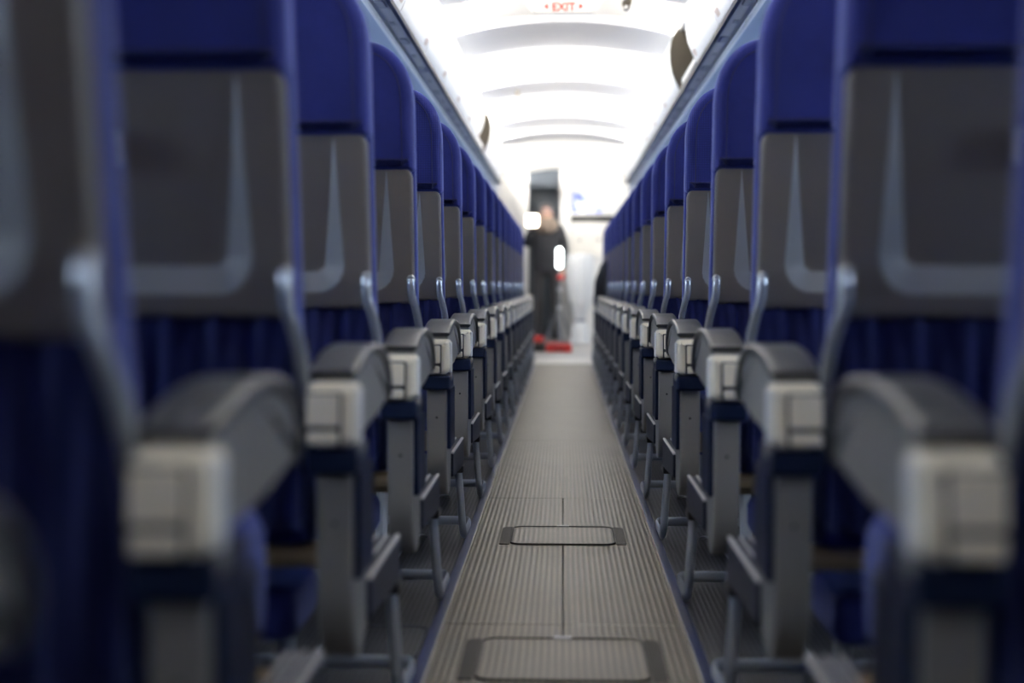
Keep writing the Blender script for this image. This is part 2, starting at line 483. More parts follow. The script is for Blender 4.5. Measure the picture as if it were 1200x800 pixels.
# ------------------------------------------------------------------ ceiling
def arc(x, top, drop, half):
    return top - drop * (x / half) ** 2
def vault(y0, y1, top, drop, half, thick=0.02, n=16):
    a = [(-half + 2 * half * i / n) for i in range(n + 1)]
    lo = [(x, arc(x, top, drop, half)) for x in a]
    hi = [(x, z + thick) for x, z in reversed(lo)]
    pl = lo + hi
    return loft([[(x, y0, z) for x, z in pl], [(x, y1, z) for x, z in pl]])
ceiling = struct('ceiling', box(-1.9, 1.9, Y_BACK - .05, Y_END + .05, 2.27, 2.32, .002), 'white')
RIBS = []
prev = Y_BACK
for a, b in LIT:
    if a > prev: RIBS.append((prev, a))
    prev = b
for a, b in LIT:
    obj('ceiling_panel', vault(a - .06, b + .06, 2.15, 0.10, 0.66), 'ceil', ceiling)
for a, b in RIBS:
    obj('ceiling_bridge', vault(a, b, 2.105, 0.085, 0.63, 0.04), 'rib', ceiling)
for s in (-1, 1):     # cove back wall and valance behind the lamps
    obj('cove_back', box(0.78, 0.80, Y_BACK, 18.0, 1.985, 2.27, .002), 'white', ceiling, sx=s)
    obj('cove_lip', box(0.575, 0.60, Y_BACK, 18.0, 1.975, 2.0, .006), 'white', ceiling, sx=s)
# galley zone ceiling

# ------------------------------------------------------------------ service rail under the bins
n = 7
for s in (-1, 1):
    t = struct('trim_%d' % n, box(0.584, 0.600, Y_BACK, 13.5, 1.640, 1.675, .002), 'navy', sx=s); n += 1
    t = struct('trim_%d' % n, box(0.601, 0.662, Y_BACK, 13.5, 1.648, 1.68, .003), 'psu', sx=s); n += 1
    r = random.Random(3 if s > 0 else 4)
    y = 0.4
    while y < 13:
        obj('reading_light_pod', pillow(rrect(0.612, 0.646, y, y + 0.13, .015), 1.643, 1.66, .005, lambda a, b, c: (a, b, c), 2), 'podgrey', t, sx=s)
        obj('speaker_slot', box(0.620, 0.640, y + .40, y + .46, 1.645, 1.66, .002), 'podgrey', t, sx=s)
        y += 0.74
    struct('trim_%d' % n, box(0.662, 0.680, Y_BACK, 13.5, 1.636, 1.68, .004), 'strutwhite', sx=s); n += 1
    g = loft([[(0.681, y, 1.652), (1.05, y, 1.652), (1.46, y, 1.668), (1.46, y, 1.69), (0.681, y, 1.69)] for y in (Y_BACK, 13.5)])
    struct('trim_%d' % n, g, 'wall', sx=s); n += 1

# ------------------------------------------------------------------ overhead bins
BINP = [(0.588, 1.655), (0.577, 1.668), (0.562, 1.70), (0.543, 1.745), (0.532, 1.80), (0.530, 1.855), (0.537, 1.905), (0.553, 1.945), (0.575, 1.966), (0.61, 1.972)]
BINB = [(0.80, 1.972), (1.30, 1.95), (1.42, 1.70), (1.40, 1.682), (0.80, 1.682)]
def bin_solid(L, dx=0.008):
    pl = [(x + dx, z) for x, z in BINP] + BINB
    return loft([[(x, y, z) for x, z in pl] for y in (0.003, L - 0.003)])
def bin_shell(L, door=True):
    """aisle-facing curved door skin"""
    o = BINP; i = [(x + 0.012, z) for x, z in reversed(BINP)]
    pl = o + i
    return loft([[(x, y, z) for x, z in pl] for y in (0.006, L - 0.006)])
BL = 0.9
closed = {}
for s in (-1, 1):
    closed[s] = (mk('bin_body', bin_solid(BL, .014), 'bin', sx=s), mk('bin_door', bin_shell(BL), 'bin', sx=s),
                 mk('bin_latch', pillow(rrect(BL - .13, BL - .05, 1.672, 1.700, .008), 0.566, 0.585, .004, lambda a, b, c: (c - (b - 1.686) * 0.7, a, b), 2), 'peach', sx=s))
def open_bin(s, root):
    pl = [(x + .002, z) for x, z in BINP] + BINB
    end = lambda y0, y1: loft([[(x, y, z) for x, z in pl] for y in (y0, y1)])
    obj('bin_shelf', box(0.60, 1.40, 0.0, BL, 1.682, 1.70, .004), 'bin', root, sx=s)
    obj('shelf_lip', box(0.592, 0.606, 0.0, BL, 1.672, 1.718, .005), 'bin', root, sx=s)
    obj('bin_top', box(0.58, 1.30, 0.0, BL, 1.955, 1.972, .004), 'bin', root, sx=s)
    obj('bin_back', box(1.30, 1.32, 0.0, BL, 1.70, 1.955, .002), 'brown', root, sx=s)
    obj('bin_divider', end(0.0, 0.014), 'brown', root, sx=s)
    obj('bin_divider', end(BL - 0.014, BL), 'brown', root, sx=s)
for s, y0, opened, side in ((-1, 4.2, 6, 'left'), (1, 4.5, 2, 'right')):
    struct('trim_%d' % n, loft([[(x, y, z) for x, z in BINP + BINB] for y in (Y_BACK, y0 - .004)]), 'bin', sx=s); n += 1
    k = 0
    while y0 + k * BL + BL < 13.6:
        y = y0 + k * BL
        if k == opened:
            root = thing('overhead_bin', 'open overhead bin with brown divider inside, on the %s' % side, 'overhead bin', (0, y, 0), 'overhead bins on the %s' % side)
            open_bin(s, root)
        else:
            root = thing('overhead_bin', '%s white overhead bin in view on the %s of the cabin' % (ORD[k], side), 'overhead bin', (0, y, 0), 'overhead bins on the %s' % side)
            link('bin_body', closed[s][0], root); link('bin_door', closed[s][1], root); link('bin_latch', closed[s][2], root)
        k += 1

# ------------------------------------------------------------------ seats
PITCH = 0.74
Y0 = 1.44 * PITCH
CX = 0.563
TL = math.tan(math.radians(9.5))
def lean(v, z): return v - 0.032 - (z - 0.79) * TL

def tray_geo(scoop=False):
    half, z0, z1 = 0.2215, 0.640, 0.955
    nz, nx = 90, 120
    rt, rb = 0.034, 0.012
    zs = [z0 + (z1 - z0) * (0.5 - 0.5 * math.cos(PI * i / nz)) * 0.35 + (z1 - z0) * (i / nz) * 0.65 for i in range(nz + 1)]
    def hw(z):
        if z > z1 - rt: d = z - (z1 - rt); return half - rt + math.sqrt(max(0, rt * rt - d * d))
        if z < z0 + rb: d = (z0 + rb) - z; return half - rb + math.sqrt(max(0, rb * rb - d * d))
        return half
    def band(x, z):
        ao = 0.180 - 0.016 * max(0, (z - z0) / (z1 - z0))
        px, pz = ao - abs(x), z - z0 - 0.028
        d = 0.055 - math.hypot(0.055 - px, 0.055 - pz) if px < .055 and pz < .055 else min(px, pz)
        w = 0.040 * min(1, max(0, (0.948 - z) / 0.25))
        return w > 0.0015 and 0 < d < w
    def depth(x, z):
        a = abs(x)
        ao = 0.180 - 0.016 * max(0, (z - z0) / (z1 - z0))
        zb = z0 + 0.028; r = 0.055
        # distance to the outline of the U, positive inside
        px, pz = ao - a, z - zb
        if px < r and pz < r: d = r - math.hypot(r - px, r - pz)
        else: d = min(px, pz)
        w = 0.040 * min(1, max(0, (0.948 - z) / 0.25))
        if w < 1e-4 or d <= 0: return 0
        t = min(1, d / w)
        return t * w * 0.50
    v = []; f = []
    top = 1.0
    for zi, z in enumerate(zs):
        w = hw(z)
        ao = 0.180 - 0.016 * max(0, (z - z0) / (z1 - z0))
        wb = max(0.0012, 0.040 * min(1, max(0, (0.948 - z) / 0.25)))
        stops = [(-w, 0), (-ao, 14), (-(ao - wb), 30), (ao - wb, nx - 30), (ao, nx - 14), (w, nx)]
        for xi in range(nx + 1):
            for (xa, ia), (xb, ib) in zip(stops[:-1], stops[1:]):
                if ia <= xi <= ib: x = xa + (xb - xa) * (xi - ia) / (ib - ia)
            s = x / w
            dd = depth(x, z)
            if z < 0.705: dd += (0.705 - z) * 0.10
            e = min((half - abs(x)) if abs(s) < 1 else 0, z1 - z, z - z0, (w - abs(x)) * 1.0)
            if e < 0.004: dd += 0.004 * (1 - e / 0.004)
            v.append((CX + x, lean(-0.020 + dd, z), z))
    N = nx + 1
    for i in range(nz):
        for j in range(nx):
            a = i * N + j
            q = (a, a + 1, a + N + 1, a + N)
            cx = sum(v[e][0] for e in q) / 4 - CX; cz = sum(v[e][2] for e in q) / 4
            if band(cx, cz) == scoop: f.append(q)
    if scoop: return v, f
    # rim back to the seat
    rim = [i for i in range(N)] + [i * N + nx for i in range(1, nz + 1)] + [nz * N + j for j in range(nx - 1, -1, -1)] + [i * N for i in range(nz - 1, 0, -1)]
    o = len(v)
    for i in rim:
        p = v[i]; v.append((p[0], lean(0.004, p[2]), p[2]))
    for q in range(len(rim)):
        b = (q + 1) % len(rim)
        f.append((rim[q], o + q, o + b, rim[b]))
    return v, f

def folds_geo():
    v = []; f = []; nx, nz = 70, 16
    for i in range(nz + 1):
        z = 0.36 + 0.30 * i / nz
        for j in range(nx + 1):
            x = 0.343 + 0.440 * j / nx
            h = 0.004 * math.sin(x * 95 + 1.5 * math.sin(z * 14)) + 0.003 * math.sin(x * 210 + z * 20)
            v.append((x, lean(0.000 - 0.006 + h, z), z))
    N = nx + 1
    for i in range(nz):
        for j in range(nx):
            a = i * N + j; f.append((a, a + 1, a + N + 1, a + N))
    o = len(v)
    for i, p in enumerate(v[:o]): pass
    rim = [i for i in range(N)] + [i * N + nx for i in range(1, nz + 1)] + [nz * N + j for j in range(nx - 1, -1, -1)] + [i * N for i in range(nz - 1, 0, -1)]
    for i in rim:
        p = v[i]; v.append((p[0], p[1] + 0.02, p[2]))
    for q in range(len(rim)):
        b = (q + 1) % len(rim); f.append((rim[q], o + q, o + b, rim[b]))
    return v, f

YZ = lambda a, b, c: (c, a, b)        # side profile (y,z) swept along x
PADT = [(0.0, .572), (.03, .580), (.06, .587), (.10, .594), (.14, .598), (.18, .600), (.22, .599), (.26, .596), (.30, .589), (.335, .577), (.360, .560), (.374, .540), (.378, .520)]
PADL = [(x * 0.955 + 0.004, z - (0.009 if x < .02 else 0.012 if x < .05 else 0.0155)) for x, z in PADT]
def aisle_parts(s):
    """parts of the aisle end of a seat: name -> (mesh, subparts)"""
    k = dict(sx=s, off=(CX, 0, 0))
    P = {}
    P['arm_pad'] = mk('arm_pad', pillow(list(reversed(PADT + list(reversed(PADL)))), 0.262, 0.327, .0075, YZ, 4), 'pad', **k)
    body = [(0.01, .482), (.20, .492), (.352, .509), (.362, .515)] + [(x * .985 + .002, z + .001) for x, z in reversed(PADL)]
    P['arm_body'] = mk('arm_body', pillow(body, 0.267, 0.322, .004, YZ, 2), 'armgrey', **k)
    P['arm_cap'] = mk('arm_cap', pillow(rrect(0.2605, 0.3285, .474, .5575, (.020, .020, .012, .012)), -.021, .034, .016, lambda a, b, c: (a, c + (b - .476) * 0.10, b), 3), 'cream', **k)
    P['cap_highlight'] = mk('cap_highlight', pillow(rrect(0.2575, 0.2645, .480, .550, .003), -.006, .012, .003, lambda a, b, c: (a, c, b), 2), 'white', **k)  # white rib paints in the highlight along the cap's aisle edge
    P['cap_groove'] = mk('cap_groove', pillow(rrect(.2800, .3270, .4775, .5455, .003), -.0225, -.01, .0005, lambda a, b, c: (a, c + (b - .476) * .10, b), 1), 'groove', **k)
    P['cap_cover'] = mk('cap_cover', pillow(rrect(.2835, .3250, .5025, .5425, .003), -.0258, -.012, .002, lambda a, b, c: (a, c + (b - .476) * .10, b), 2), 'cream', **k)
    P['cap_button'] = mk('cap_button', pillow(rrect(.2845, .3230, .479, .4955, .003), -.0278, -.012, .003, lambda a, b, c: (a, c, b), 2), 'cream', **k)
    P['collar'] = mk('collar', box(.2615, .327, -.016, .105, .440, .4745, .006, 3), 'navy', **k)
    v, f = lathe([(0.001, -.004), (.008, -.003), (.0095, 0), (.008, .004), (.001, .006)], 14)
    P['pivot_bolt'] = mk('pivot_bolt', ([(.2615 - z, .004 + x, .470 + y) for x, y, z in v], f), 'armgrey', **k)
    sp = [(.0, .441), (.0, .30), (.004, .262), (.014, .230), (.030, .205), (.050, .190), (.070, .186), (.092, .190), (.118, .204), (.145, .226), (.170, .253), (.186, .282), (.19, .31), (.155, .33), (.150, .441)]
    P['end_panel'] = mk('end_panel', pillow(sp, .2705, .3165, .005, YZ, 3), 'panel', **k)
    P['side_strip'] = mk('side_strip', pillow(rrect(.014, .150, .300, .4405, .004), .262, .2715, .002, YZ, 2), 'navy', **k)
    v, f = lathe([(.0005, 0), (.003, 0), (.003, .002), (.0005, .002)], 10)
    P['screw_hole'] = mk('screw_hole', ([(.293 + x, -.0006 + z, .375 + y) for x, y, z in v], f), 'black', **k)
    P['side_rail'] = mk('side_rail', pillow([(.13, .275), (.13, .22), (.40, .205), (.475, .205), (.49, .215), (.49, .268), (.483, .275)], .264, .318, .004, YZ, 2), 'rail', **k)
    for q, (a, b) in enumerate(((.2645, .2715), (.2835, .2875), (.2995, .3035))):
        P['rail_trim' + '#' * q] = mk('rail_trim', box(a, b, .14, .484, .2735, .2785, .0015), 'railtrim', **k)
    P['rail_end_cap'] = mk('rail_end_cap', box(.262, .320, .435, .497, .188, .208, .004), 'black', **k)
    bar = smooth_path([(.280, .478, .215), (.275, .462, .165), (.270, .453, .11), (.267, .454, .06), (.265, .463, .032), (.264, .482, .019), (.262, .512, .021), (.2585, .550, .027), (.256, .586, .032), (.258, .597, .034), (.266, .603, .035), (.30, .605, .035), (.60, .605, .035), (1.1, .605, .035), (1.74, .605, .035)], 5)
    el = []
    for q in range(len(bar)):
        u = min(1, max(0, (q - 22) / 12))
        el.append((0.95 - 0.57 * u, 1.05 + 0.12 * u))
    P['baggage_bar'] = mk('baggage_bar', tube(bar, [.0105] * len(bar), 12, ell=el), 'barmetal', **k)
    br = smooth_path([(.347, lean(-.028, .696), .696), (.347, lean(-.032, .682), .682), (.345, lean(-.034, .655), .655), (.339, lean(-.028, .630), .630), (.334, lean(-.012, .595), .595), (.3335, lean(.006, .555), .555), (.3335, lean(.020, .515), .515), (.3335, lean(.03, .47), .47)], 4)
    rad = [.0075 if i == 0 else .0105 if i < 3 else .0112 for i in range(len(br))]
    P['recline_arm'] = mk('recline_arm', tube(br, rad, 12, ell=(0.85, 1.0)), 'metal', **k)
    kn = lathe([(.001, -.006), (.009, -.005), (.012, 0), (.009, .005), (.001, .006)], 14)
    P['arm_hub'] = mk('arm_hub', ([(.347 + x * .9, lean(-.029, .694) + z, .694 + y) for x, y, z in kn[0]], kn[1]), 'metal', **k)
    return P

def common_parts(s):
    k = dict(sx=s, off=(CX, 0, 0))
    P = {}
    ho = rrect(.336, .790, .938, 1.225, (.010, .010, .0, .0), 6)[:-2]
    for sg, st in ((1, 0), (-1, 1)):
        for i in range(13):
            t = 0.5 * PI * (i / 12 if st == 0 else 1 - i / 12)
            ho.append((CX + sg * (.227 - .115 + .115 * math.cos(t) ** 0.9), 1.225 - .14 + .14 * math.sin(t) ** 0.9))
    XZ = lambda a, b, c: (a, lean(c - 0.05 * max(0, b - 1.0) ** 1.0 * 0.0, b), b)
    P['headrest'] = mk('headrest', pillow(ho, -.030, .058, .024, XZ, 5), 'blue', angle=70, **k)
    sm = [(a, lean(-.0305, b), b) for a, b in inset(ho, .026)]
    P['seam'] = mk('seam', tube(sm, .0014, 6, closed=True), 'seam', **k)
    P['backrest'] = mk('backrest', pillow(rrect(.337, .789, .36, 1.02, .02, 4), .0, .057, .018, XZ, 4), 'blue', angle=70, **k)
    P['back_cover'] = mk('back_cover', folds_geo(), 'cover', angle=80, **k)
    P['tray_table'] = mk('tray_table', tray_geo(), 'tray', angle=50, **k)
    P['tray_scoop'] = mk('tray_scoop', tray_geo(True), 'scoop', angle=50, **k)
    P['tray_latch'] = mk('tray_latch', pillow(rrect(.543, .583, .828, .872, .006), -.034, -.008, .004, XZ, 2), 'latch', **k)
    prof = [(.07, .335), (.40, .30), (.46, .285), (.49, .292), (.506, .33), (.510, .38), (.50, .418), (.47, .440), (.40, .447), (.07, .43)]
    P['seat_cushion'] = mk('seat_cushion', pillow(prof, .328, .798, .024, YZ, 4), 'blue', angle=70, **k)
    return P

def frame_parts(s):
    k = dict(sx=s, off=(CX, 0, 0))
    P = {}
    P['beam'] = mk('beam', tube([(.30, .09, .318), (1.74, .09, .318)], .017, 10), 'tan', **k)
    P['beam#'] = mk('beam', tube([(.30, .36, .272), (1.74, .36, .272)], .017, 10), 'tan', **k)
    for q, x in enumerate((.43, 1.45)):
        P['rear_leg' + '#' * q] = mk('rear_leg', tube(smooth_path([(x, .09, .31), (x, .075, .18), (x, .03, .015)], 4), .014, 10), 'barmetal', **k)
        P['front_leg' + '#' * q] = mk('front_leg', tube(smooth_path([(x, .36, .265), (x, .375, .15), (x, .40, .015)], 4), .014, 10), 'barmetal', **k)
        P['floor_fitting' + '#' * q] = mk('floor_fitting', pillow(rrect(x - .022, x + .022, -.01, .44, .015), 0.0005, .016, .004, lambda a, b, c: (a, b, c), 2), 'barmetal', **k)
    P['vest_pouch'] = mk('vest_pouch', box(.37, .60, .13, .33, .185, .262, .02, 3), 'blue', **k)
    tb = smooth_path([(.372, .515, .004), (.378, .50, .012), (.395, .488, .010), (.42, .480, .006)], 4)
    P['belt_tail'] = mk('belt_tail', tube(tb, .009, 8, ell=(1.0, 0.35)), 'latch', **k)
    return P

PARTS = {}
for s in (-1, 1):
    PARTS[s] = (common_parts(s), aisle_parts(s), frame_parts(s))
SUB = {'seam': 'headrest', 'tray_latch': 'tray_table', 'tray_scoop': 'tray_table', 'cap_groove': 'arm_cap', 'cap_cover': 'arm_cap', 'cap_button': 'arm_cap', 'cap_highlight': 'arm_cap',
       'side_strip': 'end_panel', 'screw_hole': 'end_panel', 'rail_trim': 'side_rail', 'rail_trim#': 'side_rail', 'rail_trim##': 'side_rail',
       'rail_end_cap': 'side_rail', 'pivot_bolt': 'collar', 'arm_hub': 'recline_arm'}
def put(P, root, dx=0.0):
    made = {}
    for nm in sorted(P, key=lambda q: q in SUB):
        o = bpy.data.objects.new(nm.rstrip('#'), P[nm]); COL.objects.link(o)
        made[nm] = o
        par = made.get(SUB.get(nm)) if nm in SUB else None
        if par: o.parent = par
        else:
            o.parent = root; o.location = (dx, 0, 0)
def seat(s, k, label):
    root = thing('airplane_seat', label, 'seat', (s * CX, Y0 + k * PITCH, 0), 'blue seats %s of the aisle' % ('left' if s < 0 else 'right'))
    common, aisle, fr = PARTS[s]
    put(common, root); put(aisle, root); put(fr, root)
    inner = {q: common[q] for q in ('headrest', 'backrest', 'tray_table', 'tray_scoop', 'seat_cushion')}
    arm = {q: aisle[q] for q in ('arm_pad', 'arm_body')}
    for d in (0.50, 1.0):
        put(inner, root, s * d)
        put(arm, root, s * d)
    return root
NROW = 16
for s, side in ((-1, 'left'), (1, 'right')):
    for k in range(-1, NROW):
        if k == -1:
            lab = 'closest blurred seat at the %s photo edge, only its armrest showing' % side
        elif k == 0:
            lab = 'blue seat cut off by the %s photo edge, its grey tray partly showing' % side
        elif k == NROW - 1:
            lab = 'last blue seat down the cabin on the %s of the aisle' % side
        else:
            lab = 'blue seat %s of the aisle, %s row counted from the camera' % (side, ORD[k])
        seat(s, k, lab)

# ------------------------------------------------------------------ exit sign and ceiling hardware
def text_geo(txt, size):
    c = bpy.data.curves.new('letters', 'FONT'); c.body = txt; c.size = size; c.extrude = 0.001; c.offset = 0.0016; c.align_x = 'CENTER'
    o = bpy.data.objects.new('letters', c); COL.objects.link(o)
    me = bpy.data.meshes.new_from_object(o.evaluated_get(bpy.context.evaluated_depsgraph_get()))
    bpy.data.objects.remove(o)
    return me
sign = thing('exit_sign', 'lit white ceiling sign with red EXIT lettering between two arrows', 'sign', (0, 6.75, 1.957))
so = [(-.13, 0), (.13, 0), (.148, .012), (.180, .055), (.182, .075), (.182, .11), (-.182, .11), (-.182, .075), (-.180, .055), (-.148, .012)]
obj('sign_box', pillow(so, -.03, .005, .006, lambda a, b, c: (a, c, b), 3), 'signbox', sign)
obj('sign_mount', box(-.10, .10, -.022, .0, .10, .18, .004), 'white', sign)
tm = text_geo('EXIT', 0.054); tm.transform(Matrix.Rotation(PI / 2, 4, 'X'))
tm.materials.clear(); tm.materials.append(M['signred'])
link('lettering', tm, sign, (0, -.0315, .011))
for s in (-1, 1):
    tri = [(0.094, .031), (.072, .017), (.072, .045)]
    obj('arrow', loft([[(a, y, b) for a, b in tri] for y in (-.0325, -.03)]), 'signred', sign, sx=s, smooth=False)
t = thing('ceiling_bracket', 'small dark broken fitting on the ceiling right of the sign', 'bracket', (0.31, 6.9, 2.03))
obj('plate', box(-.018, .018, -.02, .02, .0, .055, .004), 'brown', t)
obj('hook', tube(smooth_path([(0, 0, .01), (.004, -.004, -.015), (-.01, -.006, -.03), (-.022, -.004, -.02)], 4), .005, 8), 'hatch', t)
obj('clip', box(-.030, -.014, -.012, .006, -.012, .018, .003), 'brown', t)
t = thing('ceiling_hook', 'tiny dark hook on the ceiling above the left bins', 'hook', (-0.33, 10.25, 2.06))
obj('plate', box(-.012, .012, -.012, .012, -.010, .02, .003), 'brown', t)
obj('hook', tube(smooth_path([(0, 0, -.008), (.004, -.004, -.03), (.016, -.004, -.042), (.024, -.004, -.03)], 4), .005, 8), 'brown', t)

# ------------------------------------------------------------------ far end: bulkhead, doorway, galley
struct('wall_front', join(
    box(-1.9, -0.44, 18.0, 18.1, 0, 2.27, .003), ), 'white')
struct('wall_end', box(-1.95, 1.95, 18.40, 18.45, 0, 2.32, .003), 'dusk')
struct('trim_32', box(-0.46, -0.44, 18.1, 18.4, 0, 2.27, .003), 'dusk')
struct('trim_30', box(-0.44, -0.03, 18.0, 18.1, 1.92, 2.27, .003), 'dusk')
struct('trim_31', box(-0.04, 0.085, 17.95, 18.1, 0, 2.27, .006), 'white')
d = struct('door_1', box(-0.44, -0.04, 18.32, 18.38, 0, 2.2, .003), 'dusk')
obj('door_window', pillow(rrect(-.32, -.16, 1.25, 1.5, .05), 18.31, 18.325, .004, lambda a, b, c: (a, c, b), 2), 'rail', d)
# partitions closing the last rows
for s, nm in ((-1, 'wall_partition_left'), (1, 'wall_partition_right')):
    struct(nm, box(0.62, 1.9, 13.52, 13.58, 0, 2.1, .004), 'white', sx=s)
gal = thing('galley_unit', 'white galley cabinet wall with cream doors and black shelf gap', 'galley', (0.6, 18.0, 0))
obj('carcass', box(-.51, 1.25, 0.0, .35, 0.0, 2.26, .004), 'white', gal)
obj('shelf_gap', box(-.50, .45, -.012, .003, 1.488, 1.565, .002), 'black', gal)
for x in (-.505, -.27, -.035, .20):
    dd = obj('galley_door', box(x, x + .225, -.02, .0, 1.06, 1.485, .006), 'cabinet', gal)
    obj('handle', box(x + .09, x + .135, -.03, -.018, 1.24, 1.28, .004), 'latch', dd)
obj('galley_counter', box(-.50, 1.3, -.75, -.025, 1.0, 1.04, .01), 'white', gal)
obj('counter_base', box(-.48, 1.3, -.72, -.03, 0.0, 1.0, .006), 'bin', gal)
p = tag(link('wall_print', mk('wall_print', box(-.20, .20, 0, .012, -.14, .14, .003), 'poster'), None, (0.30, 17.987, 1.74)),
        'blue and white print above the galley doors', 'poster')
# white cloth gathered and tied, hanging before the galley counter
cl = thing('tied_cloth', 'white gathered cloth tied near its foot before the galley', 'cloth', (0.20, 16.75, 0))
wob = lambda t, z: 0.10 * math.sin(9 * t + z * 2) + 0.05 * math.sin(5 * t)
obj('cloth', lathe([(.01, 1.06), (.14, 1.05), (.145, .90), (.14, .70), (.125, .56), (.09, .42), (.055, .31), (.045, .27), (.075, .22), (.10, .17), (.095, .10), (.105, .05), (.11, .005), (.01, .003)], 60, wob=wob), 'cloth', cl)
obj('tie', tube([(.058 * math.cos(2 * PI * i / 24), .058 * math.sin(2 * PI * i / 24), .275) for i in range(24)], .010, 8, closed=True), 'glasses', cl)

# equipment cases on the floor before the galley
def case(label, x, y, w, d, h, body, lid):
    t = thing('equipment_case', label, 'case', (x, y, 0.0015))
    obj('case_body', box(-w / 2, w / 2, -d / 2, d / 2, 0, h * .55, .008), body, t)
    obj('case_lid', box(-w / 2, w / 2, -d / 2, d / 2, h * .56, h, .010), lid, t)
    obj('case_handle', tube(smooth_path([(-.05, -d / 2, h * .4), (-.045, -d / 2 - .02, h * .42), (.045, -d / 2 - .02, h * .42), (.05, -d / 2, h * .4)], 4), .006, 8), 'black', t)
case('flat red case on the floor at the end of the aisle', -0.045, 14.75, .27, .22, .085, 'red', 'red')
case('flat black case beside the red case at the aisle end', -0.245, 14.8, .12, .2, .08, 'black', 'hatch')
case('small red box behind the black case near the last left seat', -0.27, 15.9, .11, .14, .12, 'red', 'red')

# light stand with upright lamp
ls = thing('light_stand', 'silver light stand with red knob and upright white lamp', 'light stand', (-0.045, 16.9, 0.0015))
obj('pole', tube([(0, 0, .12), (0, 0, .90)], .012, 10), 'metal', ls)
for i in range(3):
    a = 0.6 + 2 * PI * i / 3
    l = obj('leg', tube([(0.01 * math.cos(a), .01 * math.sin(a), .42), (.19 * math.cos(a), .19 * math.sin(a), .01)], .010, 8), 'metal', ls)
    obj('rubber_foot', ball((.19 * math.cos(a), .19 * math.sin(a), .011), (.014, .014, .011), 6), 'black', l)
obj('collar', lathe([(.001, .40), (.03, .405), (.03, .445), (.001, .45)], 16), 'chrome', ls)
obj('collar', lathe([(.001, .62), (.028, .625), (.028, .655), (.001, .66)], 16), 'chrome', ls)
obj('knob', ball((.012, -.035, .78), (.042, .035, .036), 8), 'red', ls)
hd = obj('lamp_head', pillow(rrect(-.04, .04, .88, 1.14, .038), -.02, .03, .008, lambda a, b, c: (a, c, b), 3), 'black', ls)
obj('lamp_face', pillow(rrect(-.033, .033, .888, 1.132, .032), -.026, -.018, .002, lambda a, b, c: (a, c, b), 2), 'lampcool', hd)

# ------------------------------------------------------------------ person in dark clothes holding a lamp
def skin_mesh(name, verts, edges, rad, sub=2):
    me = bpy.data.meshes.new(name); me.from_pydata(verts, edges, []); me.update()
    o = bpy.data.objects.new(name, me); COL.objects.link(o)
    o.modifiers.new('skin', 'SKIN')
    sv = me.skin_vertices[0].data
    for i, r in enumerate(rad):
        sv[i].radius = r if isinstance(r, tuple) else (r, r)
        sv[i].use_root = (i == 0)
    m2 = o.modifiers.new('sub', 'SUBSURF'); m2.levels = sub; m2.render_levels = sub
    out = bpy.data.meshes.new_from_object(o.evaluated_get(bpy.context.evaluated_depsgraph_get()))
    bpy.data.objects.remove(o); bpy.data.meshes.remove(me)
    return out

